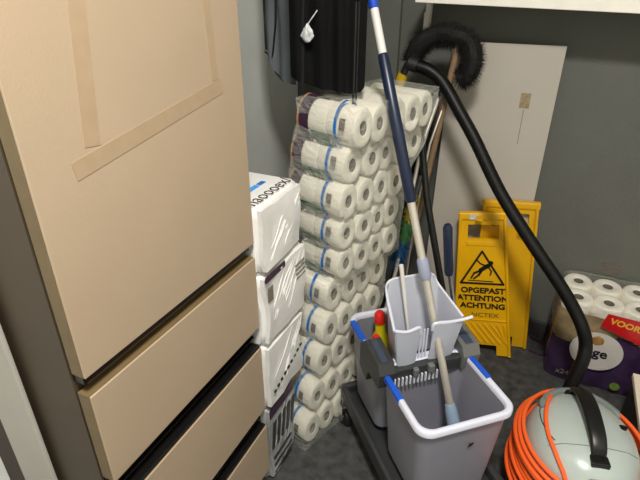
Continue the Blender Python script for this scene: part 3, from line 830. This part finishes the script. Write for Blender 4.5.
def shell(zlo, zhi, name, m, off=0, nz=14, front_only=False, yoff=0, x0=.157, x1=.568, fn=None):
    b = B(); rings = []
    for i in range(nz+1):
        z = zlo+(zhi-zlo)*i/nz
        bulge = .012*math.sin(PI*min(1, max(0, z/.34)))
        pts = []
        for (p, q, n) in (((x0, 1.690), (x1, 1.690), 60), ((x1, 1.690), (x1, 1.925), 16), ((x1, 1.925), (x0, 1.925), 14), ((x0, 1.925), (x0, 1.690), 16)):
            for k in range(n): pts.append((p[0]+(q[0]-p[0])*k/n, p[1]+(q[1]-p[1])*k/n))
        vs = []
        for (x, y) in pts:
            cx = (x0+x1)/2; cy = 1.808
            d = Vector((x-cx, y-cy)); 
            # squarish rounded plan
            ex = abs(d.x)/((x1-x0)/2); ey = abs(d.y)/.118
            rr_ = (ex**8+ey**8)**(-1/8)
            d = d*rr_
            sc = off+bulge+.004*noise.noise(Vector((x*16, y*16, z*18)))+.003*math.cos((x-.164)*2*PI/.0985)*(-1 if y < cy else 0)
            nn = Vector((d.x/((x1-x0)/2)**1, d.y/.118)).normalized()
            vs.append((cx+d.x+nn.x*sc-ro.x, min(cy+d.y+nn.y*sc, 1.936)-ro.y, z))
        rings.append(vs)
    n = len(rings[0])
    for i in range(nz):
        for k in range(n):
            q = [rings[i][k], rings[i][(k+1) % n], rings[i+1][(k+1) % n], rings[i+1][k]]
            b.add(q, [[0, 1, 2, 3]], 0, True)
    # weld duplicates
    bm = bmesh.new(); vv = {}
    for f in b.f:
        w = []
        for i in f:
            key = tuple(round(c, 5) for c in b.v[i])
            if key not in vv: vv[key] = bm.verts.new(b.v[i])
            w.append(vv[key])
        if len(set(w)) == 4:
            try: bm.faces.new(w)
            except ValueError: pass
    bb = B().bm(bm, 0, True)
    if fn:
        for i, f in enumerate(bb.f):
            c = sum((bb.v[j] for j in f), Vector())/len(f); bb.mi[i] = fn(c)
    return bb
def pack_fn(c):
    x, z = c.x+ro.x, c.z
    if z < .215+.03*math.sin(x*20+.5)+.02*noise.noise(Vector((x*20, 0, z*20))): return 0
    return 1
bb = shell(.003, .305, 'w', 'x', nz=40, fn=pack_fn); bb.build('printed_wrap', ['pack_purple', 'pack_tan'], rp, 80)
bb = shell(.305, .343, 'w', 'x', nz=5, off=.0); bb.build('clear_wrap', 'film', rp, 80)
# flat prints that follow the front of the wrap
def front_print(poly_fn, name, m, y, parent=rp):
    pass
yf = 1.668
b = B(); n = 40
b.prism([(.0, 0)]*0+[(.084*math.cos(2*PI*k/n), .080*math.sin(2*PI*k/n)) for k in range(n)], 0, .0015, mtx=frame((.303-ro.x, yf-.002-ro.y, .178), (1, 0, 0), (0, 0, 1)))
b.build('pale_oval', 'pack_white', rp)
b = B(); text_mesh(b, 'Page', .052, frame((.245-ro.x, yf-.0045-ro.y, .158), (1, 0, 0), (0, 0, 1)), bold=.0012, sx=1.0); b.build('brand_lettering', 'pack_text', rp)
b = B()
bm = bmesh.new(); bmesh.ops.create_icosphere(bm, subdivisions=3, radius=1)
for v in bm.verts: v.co = Vector((v.co.x*.020*(1+.3*noise.noise(v.co*3)), v.co.y*.002, v.co.z*.018*(1+.4*noise.noise(v.co*4))))
b.bm(bm, 0, True, Matrix.Translation((.298-ro.x, yf-.004-ro.y, .225))); b.build('puppy_print', 'dog', rp)
bx = B(); mt_ = frame((.292-ro.x, yf-.006-ro.y, .288), (1, 0, -.02), (0, 0, 1))
bx.prism([(0, .002), (.25, -.075), (.25, .052), (.010, .056)], 0, .002, mtx=mt_)
bx.build('red_banner', 'pack_red', rp)
b = B(); text_mesh(b, 'VOORDEEL', .032, mt_ @ Matrix.Translation((.022, .022, .0022)) @ Matrix.Rotation(R(-6), 4, 'Z'), bold=.001)
b.build('gold_lettering', 'gold_text', rp)
b = B(); text_mesh(b, 'x24', .030, frame((.196-ro.x, yf-.003-ro.y, .045), (1, 0, 0), (0, 0, 1))); b.build('count_lettering', 'label_grey', rp)
b = B(); b.prism([(.016*math.cos(2*PI*k/20), .016*math.sin(2*PI*k/20)) for k in range(20)], 0, .0015, mtx=frame((.392-ro.x, yf-.004-ro.y, .05), (1, 0, 0), (0, 0, 1))); b.build('green_seal', 'green_logo', rp)

# ------------------------------------------------------------------ low box at the right edge
lb = thing('low_box', 'low black-sided box with a cream top at the right edge', 'box', (.56, 1.40, 0))
B().box((-.15, -.16, 0), (.22, .16, .185), .003).build('box_body', 'black_side', lb)
B().box((-.155, -.165, .185), (.225, .165, .203), .002).build('top_board', 'cream', lb)

# ------------------------------------------------------------------ vacuum cleaner
va = thing('vacuum_cleaner', 'round grey-green canister vacuum cleaner with black carrying handle', 'vacuum cleaner', (.242, 1.135, 0), (0, 0, R(14)))
# local y = back, long axis
B().lathe([(0, .02), (.13, .02), (.15, .04), (.155, .12), (.158, .165), (.0, .165)], 48, sx=.93, sy=1.12).build('lower_body', 'black_plastic', va)
for (x, y) in ((-.11, -.12), (.11, -.12), (-.10, .13), (.10, .13)):
    B().lathe([(0, -.012), (.016, -.012), (.022, -.006), (.022, .006), (.016, .012), (0, .012)], 20, mtx=frame((x, y, .022), (0, 1, 0), (0, 0, 1))).build('castor', 'rubber', va)
B().lathe([(0, .166), (.150, .166), (.158, .172), (.158, .195), (.153, .225), (.143, .262), (.126, .292), (.100, .312), (.065, .325), (.03, .330), (0, .331)], 56, sx=.93, sy=1.14).build('upper_shell', 'vac', va)
b = B(); b.lathe([(.1595, .205), (.161, .207), (.1605, .213), (.157, .214)], 56, sx=.93, sy=1.14); b.build('seam_band', 'vac_dark', va)
def dome_z(x, y):
    r_ = math.hypot(x/.93, y/1.14)
    P = [(0, .331), (.03, .330), (.065, .325), (.100, .312), (.126, .292), (.143, .262), (.153, .225), (.158, .195)]
    for (a, za), (c, zc) in zip(P[:-1], P[1:]):
        if r_ <= c: return za+(zc-za)*(r_-a)/(c-a)
    return .19
def on_dome(pts, r, name, m, lift=.0):
    B().tube([(x, y, dome_z(x, y)+lift) for x, y in pts], r, 6).build(name, m, va)
on_dome([(-.108+.018*(k/12-.5)**2*4, -.055+.15*k/12) for k in range(13)], .0014, 'panel_seam', 'black_plastic')
on_dome([(-.105+.21*k/24, -.062-.012*math.sin(PI*k/24)) for k in range(25)], .0012, 'panel_seam', 'vac_dark')
on_dome([(.118, -.04+.035*k/6) for k in range(7)], .0014, 'panel_seam', 'black_plastic')
# raised rear collar
b = B()
pp = [(.118*math.cos(R(a)), .148*math.sin(R(a))) for a in range(25, 156, 5)]
b.tube([(x*.93, y*.98, dome_z(x*.93, y*.98)+.004) for x, y in pp], [.004]+[.012]*(len(pp)-2)+[.004], 8); b.build('rear_collar', 'vac_dark', va)
b = B(); hp = smooth_path([(0, .130, .285), (-.0, .120, .325), (0, .085, .352), (0, .02, .362), (0, -.05, .350), (0, -.085, .332), (0, -.098, .312)], 6)
vs = []; fs = []
for i, p in enumerate(hp):
    q = i/(len(hp)-1); w = .017+.004*math.sin(q*PI); h = .010
    for k in range(12):
        a = 2*PI*k/12; vs.append((p.x+w*math.copysign(abs(math.cos(a))**.6, math.cos(a)), p.y, p.z+h*math.copysign(abs(math.sin(a))**.6, math.sin(a))))
nn = len(hp)
for i in range(nn-1):
    for k in range(12): fs.append([i*12+k, i*12+(k+1) % 12, (i+1)*12+(k+1) % 12, (i+1)*12+k])
fs += [list(range(12)), [(nn-1)*12+k for k in range(12)]]
b.add(vs, fs, 0, True); hd = b.build('carry_handle', 'black_plastic', va, 50)
B().box((-.022, -.122, .300), (.022, -.088, .318), .004, mtx=Matrix.Rotation(R(0), 4, 'X')).build('handle_foot', 'black_plastic', va)
B().box((-.026, .118, .280), (.026, .150, .305), .006).build('handle_foot', 'black_plastic', va)
B().lathe([(0, 0), (.008, 0), (.008, .004), (0, .004)], 16, sx=1.4, mtx=Matrix.Translation((.088, .012, dome_z(.088, .012)-.001))).build('power_button', 'black_plastic', va)
b = B(); b.box((-.030, -.170, .266), (.030, -.142, .294), .006).box((-.012, -.176, .270), (.012, -.150, .300), .004)
b.build('front_latch', 'chrome', va)
B().lathe([(.026, 0), (.030, .004), (.030, .03), (.024, .032), (0, .032)], 20, mtx=frame((0, .150, .165), (1, 0, 0), (0, 0, 1)) @ Matrix.Rotation(PI, 4, 'Y')).build('hose_inlet', 'black_plastic', va)
# orange cord wound round the canister
co = thing('power_cord', 'bright orange cord wound in loose loops around the vacuum cleaner', 'cord', (.242, 1.135, 0), (0, 0, R(14)))
b = B(); pts = []
turns = 12; N = 36
cr = random.Random(11)
for t_ in range(turns):
    rad = .156+.0055*(t_*5 % 4)+cr.uniform(-.001, .002)
    zb = .272-.0125*t_; tilt = cr.uniform(-.012, .012); ph = cr.uniform(0, 6)
    for k in range(N):
        a = 2*PI*k/N
        ext = .006*max(0, -math.cos(a-.4))*(t_ % 3)*.6     # loops sag out on the left side
        rr_ = rad+ext
        x, y = rr_*.95*math.cos(a), rr_*1.13*math.sin(a)
        q = k/N; z = zb-.0125*q+tilt*math.sin(a+ph)
        rmin = 0
        pts.append((x, y, z))
b.tube(smooth_path(pts, 2), .0056, 8)
# one loop thrown over the shell on the left
lp = []
for k in range(15):
    q = k/14; x = -.015-.105*math.sin(PI*(.08+.70*q))+.03*q; y = .155-.33*q
    lp.append((x, y, dome_z(x, y)+.007))
lp = [(.03, .175, .262)]+lp+[(.03, -.188, .235)]
b.tube(smooth_path(lp, 4), .0053, 8)
b.build('cord_loops', 'orange', co)
# hose
ho = thing('vacuum_hose', 'thick black vacuum hose arching from the canister up to the board top', 'hose', (.225, 1.32, .15))
hpts = [(.208, 1.322, .165), (.212, 1.375, .185), (.222, 1.405, .24), (.234, 1.43, .301), (.232, 1.45, .345), (.214, 1.46, .392), (.180, 1.48, .440), (.124, 1.50, .506), (.013, 1.54, .619), (-.103, 1.58, .747), (-.208, 1.62, .892), (-.270, 1.64, .970), (-.318, 1.655, 1.030), (-.352, 1.66, 1.066), (-.388, 1.66, 1.088), (-.425, 1.66, 1.098)]
ho0 = Vector((.225, 1.32, .15)); hp = smooth_path([Vector(p)-ho0 for p in hpts], 26)
rads = [.0200+.0002*math.sin(i*1.9) for i in range(len(hp))]
B().tube(hp, rads, 16).build('hose_tube', 'hose', ho)
B().tube([hp[-1], hp[-1]+(hp[-1]-hp[-3]).normalized()*.03], .023, 16).build('end_cuff', 'rubber', ho)

# loose dark cable on the floor by the skirting
tag(B().tube(smooth_path([(.10, 1.90, .008), (.16, 1.86, .006), (.15, 1.80, .006), (.10, 1.81, .006)]), .006, 8).build('floor_cable', 'purple_print'),
    'short dark cable lying on the floor by the back wall skirting', 'cable')

# ------------------------------------------------------------------ light
lamp = thing('ceiling_lamp', 'round ceiling lamp lighting the closet', 'lamp', (.06, .06, ZC-.06))
B().lathe([(0, 0), (.11, 0), (.13, .02), (.13, .06), (0, .06)], 32).build('lamp_base', 'shelf', lamp)
B().lathe([(0, -.035), (.06, -.030), (.10, -.012), (.11, -.001), (0, -.001)], 32).build('lamp_diffuser', 'lamp', lamp)
la = bpy.data.lights.new('ceiling_light', 'AREA'); la.shape = 'DISK'; la.size = .3; la.energy = 46; la.color = (1, .965, .905)
lo = bpy.data.objects.new('ceiling_light', la); C.objects.link(lo); lo.location = (.06, .06, ZC-.11)
w = bpy.data.worlds.new('world'); S.world = w; w.use_nodes = True
w.node_tree.nodes['Background'].inputs['Color'].default_value = (.8, .85, .9, 1)
w.node_tree.nodes['Background'].inputs['Strength'].default_value = .15

# ------------------------------------------------------------------ camera
cd = bpy.data.cameras.new('camera'); cd.sensor_width = 36; cd.lens = 500/640*36; cd.clip_start = .02
cm = bpy.data.objects.new('camera', cd); C.objects.link(cm)
cm.location = (0, 0, 1.35); cm.rotation_euler = (R(90-27.7), 0, R(24.9)); S.camera = cm
S.view_settings.view_transform = 'Standard'; S.view_settings.look = 'None'
S.view_settings.gamma = 1; S.view_settings.use_curve_mapping = False; S.view_settings.exposure = .08
